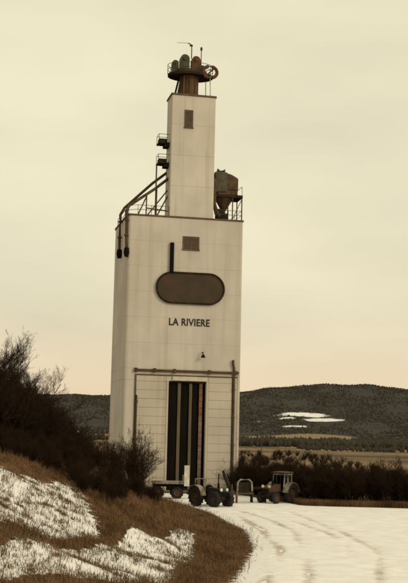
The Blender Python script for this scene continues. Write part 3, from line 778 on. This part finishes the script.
def tubes_mesh(name, br, m, sides=3):
    V, F = [], []
    ca = [(math.cos(2 * math.pi * k / sides), math.sin(2 * math.pi * k / sides)) for k in range(sides)]
    for pts, rads in br:
        d = (pts[-1] - pts[0]).normalized(); ref = Vector((0, 0, 1)) if abs(d.z) < .9 else Vector((1, 0, 0))
        x = (ref - d * ref.dot(d)).normalized(); y = d.cross(x); b0 = len(V)
        for p, r in zip(pts, rads):
            for c, s in ca: V.append(p + (x * c + y * s) * r)
        for i in range(len(pts) - 1):
            for k in range(sides):
                a = b0 + i * sides + k; b = b0 + i * sides + (k + 1) % sides
                F.append((a, b, b + sides, a + sides))
    me = bpy.data.meshes.new(name); me.from_pydata([v[:] for v in V], [], F); me.update(); me.materials.append(m)
    return me
SH = []
for i in range(6):
    st, tw = branchset(20 + i, 4.0, 11 + i % 3, .9, .045, kids=(10, 7, 5))
    SH.append((tubes_mesh('stems', st, M['bark'], 4), tubes_mesh('twigs', tw, M['twig'] if i % 3 else M['redtwig'])))
TR = []
for i in range(4):
    st, tw = branchset(60 + i, 8.0, 2 + i % 2, .55, .13, kids=(20, 11, 7), single=True)
    TR.append((tubes_mesh('trunk', st, M['bark'], 5), tubes_mesh('crown', tw, M['twig'] if i % 2 else M['redtwig'])))

def scrub(name, spots, m, seed, label):
    rs = np.random.RandomState(seed); Vs, Fs, off = [], [], 0
    protos = []
    for i in range(3):
        st, tw = branchset(90 + i, 4.0, 8, 1.1, .05, kids=(6, 4))
        me = tubes_mesh('proto', [(p, [r * 3.2 for r in rr_]) for p, rr_ in st + tw], m)
        v = np.empty(len(me.vertices) * 3); me.vertices.foreach_get('co', v); f = np.empty(len(me.loops), int); me.loops.foreach_get('vertex_index', f)
        protos.append((v.reshape(-1, 3), f)); bpy.data.meshes.remove(me)
    for i, (x, y, h) in enumerate(spots):
        v, f = protos[i % 3]; a = rs.uniform(0, 6.28); c, q = math.cos(a), math.sin(a)
        w_ = np.stack([v[:, 0] * c - v[:, 1] * q, v[:, 0] * q + v[:, 1] * c, v[:, 2]], -1) * (h / 4.2) * np.array([1.5, 1.5, 1]) + np.array([x, y, hz(x, y)])
        Vs.append(w_); Fs.append(f + off); off += len(v)
    V = np.concatenate(Vs); F = np.concatenate(Fs)
    me = bpy.data.meshes.new(name); me.vertices.add(len(V)); me.vertices.foreach_set('co', V.ravel())
    me.loops.add(len(F)); me.loops.foreach_set('vertex_index', F)
    me.polygons.add(len(F) // 4); me.polygons.foreach_set('loop_start', np.arange(0, len(F), 4)); me.polygons.foreach_set('loop_total', np.full(len(F) // 4, 4))
    me.update(); me.materials.append(m); tag(link(name, me), label, kind='stuff')
rs = np.random.RandomState(15)
sp_ = [(rs.uniform(12, 62), y, rs.uniform(2.2, 4.2)) for y in rs.uniform(300, 640, 130)] + [(rs.uniform(.06, .2) * y, y, rs.uniform(1.6, 3.4)) for y in rs.uniform(180, 330, 60)]
scrub('valley_scrub', sp_, M['twig'], 4, 'brown bare scrub scattered over the fields beyond the hedge')

def plant(kind, var, x, y, s, rz, label, cat, group, tilt=0):
    meshes = (SH if kind == 'bare_shrub' else TR)[var]
    o = empty(kind, (x, y, hz(x, y) - .05), rz); o.scale = (s * random.uniform(.9, 1.15), s * random.uniform(.9, 1.15), s)
    tag(o, label, cat, group)
    link(meshes[0].name.split('.')[0], meshes[0], o); link(meshes[1].name.split('.')[0], meshes[1], o)
    return o
random.seed(8)
def at(px, y): return (px - 204) / 1136 * y          # rough x for a photo column at distance y
# bigger bare trees at the far left
for j, (px, y, s, v) in enumerate(((10, 74, 1.0, 0), (-16, 70, 1.05, 1), (22, 80, 1.0, 2), (37, 84, .88, 3), (-4, 86, 1.1, 3), (40, 92, .84, 1), (34, 90, .95, 0), (-30, 80, 1.05, 2), (2, 79, 1.0, 1), (16, 88, 1.05, 3), (34, 78, .74, 1), (28, 76, .86, 0), (36, 86, .92, 2), (-10, 78, 1.0, 0), (14, 82, 1.0, 1), (44, 88, .74, 2))):
    plant('bare_tree', v, at(px, y) - .6, y, s * .88, j * 1.7, *(('tall bare dark tree rising at the very left edge', 'tree', 'tall bare trees at the left edge') if px < 20 else ('lower bare tree stepping down toward the tower from the left', 'tree', 'lower bare trees left of the tower')))
# thicket in front of the tower and behind the snow bank
for j in range(90):
    px = random.uniform(-40, 158); y = random.uniform(76, 112)
    top = np.interp(px, [-40, 0, 55, 65, 100, 112, 130, 150, 165], [350, 365, 388, 410, 424, 420, 420, 434, 462]) + random.uniform(-6, 14) + (random.random() ** 2) * 25
    if px > 98 and j % 3: px -= 75; top -= 6
    x = at(px, y)
    h = 6.6 + (430 + (px - 204) * .0227 - top) / 1136 * y - hz(x, y)
    plant('bare_shrub', j % 6, x, y, max(.35, h / 4.3), random.uniform(0, 6.28), *(('bare brown shrub in the thicket before the lower left tower wall', 'shrub', 'bare shrubs before the tower wall') if px > 100 else ('dark bare shrub between the left edge trees and the tower', 'shrub', 'bare shrubs between trees and tower') if px > 50 else ('dark bare shrub crowded beneath the bare trees at the left edge', 'shrub', 'bare shrubs beneath the left trees')))
# low brush along the crest of the snow bank
for j in range(112):
    px = random.uniform(-20, 90) if j % 5 < 3 else random.uniform(84, 162); y = np.interp(px, [-20, 0, 40, 70, 95, 130, 165], [60, 61.5, 65, 66, 61.5, 65, 77]) + random.uniform(0, 1) ** 1.3 * (10 if px < 84 else 15); x = at(px, y)
    plant('bare_shrub', j % 6, x, y, random.uniform(.24, .42), random.uniform(0, 6.28), 'low dark bush along the crest of the snow bank', 'shrub', 'low bushes along the bank crest')
# hedge to the right
for j in range(92):
    px = random.uniform(243, 430); y = random.uniform(0, 1)
    y0 = np.interp(px, [240, 285, 310, 430], [118, 113, 106, 104.5]); yy = y0 + 1.2 + y * 9
    top = np.interp(px, [240, 270, 330, 430], [453, 457, 461, 463]) + random.uniform(-5, 7)
    x = at(px, yy); h = 6.6 + (430 + (px - 204) * .0227 - top) / 1136 * yy - hz(x, yy)
    plant('bare_shrub', j % 6, x, yy, h / 4.3, random.uniform(0, 6.28), *(('bare dark shrub in the hedge behind the parked farm machines', 'shrub', 'hedge shrubs behind the machines') if px < 305 else ('bare dark shrub in the hedge right of the cab tractor', 'shrub', 'hedge shrubs right of the machines')))

# ------------------------------------------------------------------ dead grass and weeds
def blades(name, P, Hh, Wd, m, seed, label, bend=.5):
    rs = np.random.RandomState(seed); n = len(P)
    a = rs.uniform(0, 2 * np.pi, n); l = rs.uniform(0, 2 * np.pi, n); k = np.abs(rs.normal(0, bend, n))
    dx, dy = np.cos(a) * Wd / 2, np.sin(a) * Wd / 2
    lx, ly = np.cos(l) * k * Hh, np.sin(l) * k * Hh
    V = np.zeros((n, 5, 3)); V[:, 0] = P + np.stack([dx, dy, -.03 + 0 * dx], -1); V[:, 1] = P + np.stack([-dx, -dy, -.03 + 0 * dx], -1)
    mid = P + np.stack([lx * .35, ly * .35, Hh * .6], -1)
    V[:, 2] = mid + np.stack([-dx * .8, -dy * .8, 0 * dx], -1); V[:, 3] = mid + np.stack([dx * .8, dy * .8, 0 * dx], -1)
    V[:, 4] = P + np.stack([lx, ly, Hh * (1 - .25 * np.minimum(k, 1.5))], -1)
    b = (np.arange(n) * 5)[:, None]
    q = (b + np.array([[0, 1, 2, 3]])); t3 = (b + np.array([[3, 2, 4]]))
    lv = np.concatenate([q, t3], 1).ravel()
    me = bpy.data.meshes.new(name); me.vertices.add(n * 5); me.vertices.foreach_set('co', V.ravel())
    me.loops.add(len(lv)); me.loops.foreach_set('vertex_index', lv)
    tot = np.tile([4, 3], n); stt = np.concatenate([[0], np.cumsum(tot)[:-1]])
    me.polygons.add(2 * n); me.polygons.foreach_set('loop_start', stt); me.polygons.foreach_set('loop_total', tot)
    me.update(); me.materials.append(m)
    o = link(name, me); tag(o, label, kind='stuff'); return o
rs = np.random.RandomState(77)
n = 260000
yy = 30 + 85 * rs.uniform(0, 1, n) ** 1.2; xx = edge(yy) - rs.uniform(-.9, 16, n)
sm = snow_mask(xx, yy); s_ = edge(yy) - xx
inv = np.abs(xx / yy) < .21
den = np.clip(1.0 - 2.2 * sm, 0.0, 1) * np.where(s_ < .1, .0, 1) * np.where((s_ > 12) | (yy > 68 + 0 * s_), .5, 1)
den = np.where(s_ < .1, .30 * np.exp(np.minimum(s_, 0) * 3.0), den)
k = inv & (rs.uniform(0, 1, n) < den)
xx, yy = xx[k], yy[k]
blades('dead_grass', np.stack([xx, yy, hgt(xx, yy)], -1), rs.uniform(.12, .30, len(xx)) + .35 * rs.uniform(0, 1, len(xx)) ** 4 + .12 * np.clip(lump(xx * .9, yy * .9) * 4, -1, 1), rs.uniform(.010, .026, len(xx)), M['grass'], 1, 'brown dead grass along the verge and between the snow patches', 1.0)
nt_ = 2600
cy = 38 + 32 * rs.uniform(0, 1, nt_); cx = edge(cy) - rs.uniform(1.8, 13, nt_)
k = snow_mask(cx, cy) > .25; cx, cy = cx[k], cy[k]
nb = rs.randint(5, 34, len(cx)); rad = rs.uniform(.05, .30, len(cx))
xx = np.repeat(cx, nb) + rs.normal(0, 1, nb.sum()) * np.repeat(rad, nb); yy = np.repeat(cy, nb) + rs.normal(0, 1, nb.sum()) * np.repeat(rad, nb) * 1.6
blades('weed_stalks', np.stack([xx, yy, hgt(xx, yy)], -1), rs.uniform(.04, .20, len(xx)) + .25 * rs.uniform(0, 1, len(xx)) ** 6, rs.uniform(.012, .03, len(xx)), M['weed'], 2, 'dry weed tufts poking through the snow bank', .8)
# grass strip along the foot of the hedge
n = 26000
px_ = rs.uniform(283, 430, n); yy = np.interp(px_, [283, 310, 430], [110, 104.2, 102.5]) + rs.uniform(0, 2.6, n) ; xx = at(px_, yy)
blades('hedge_grass', np.stack([xx, yy, hgt(xx, yy)], -1), rs.uniform(.25, .7, n), rs.uniform(.015, .03, n), M['grass'], 3, 'strip of brown dead grass along the foot of the hedge')
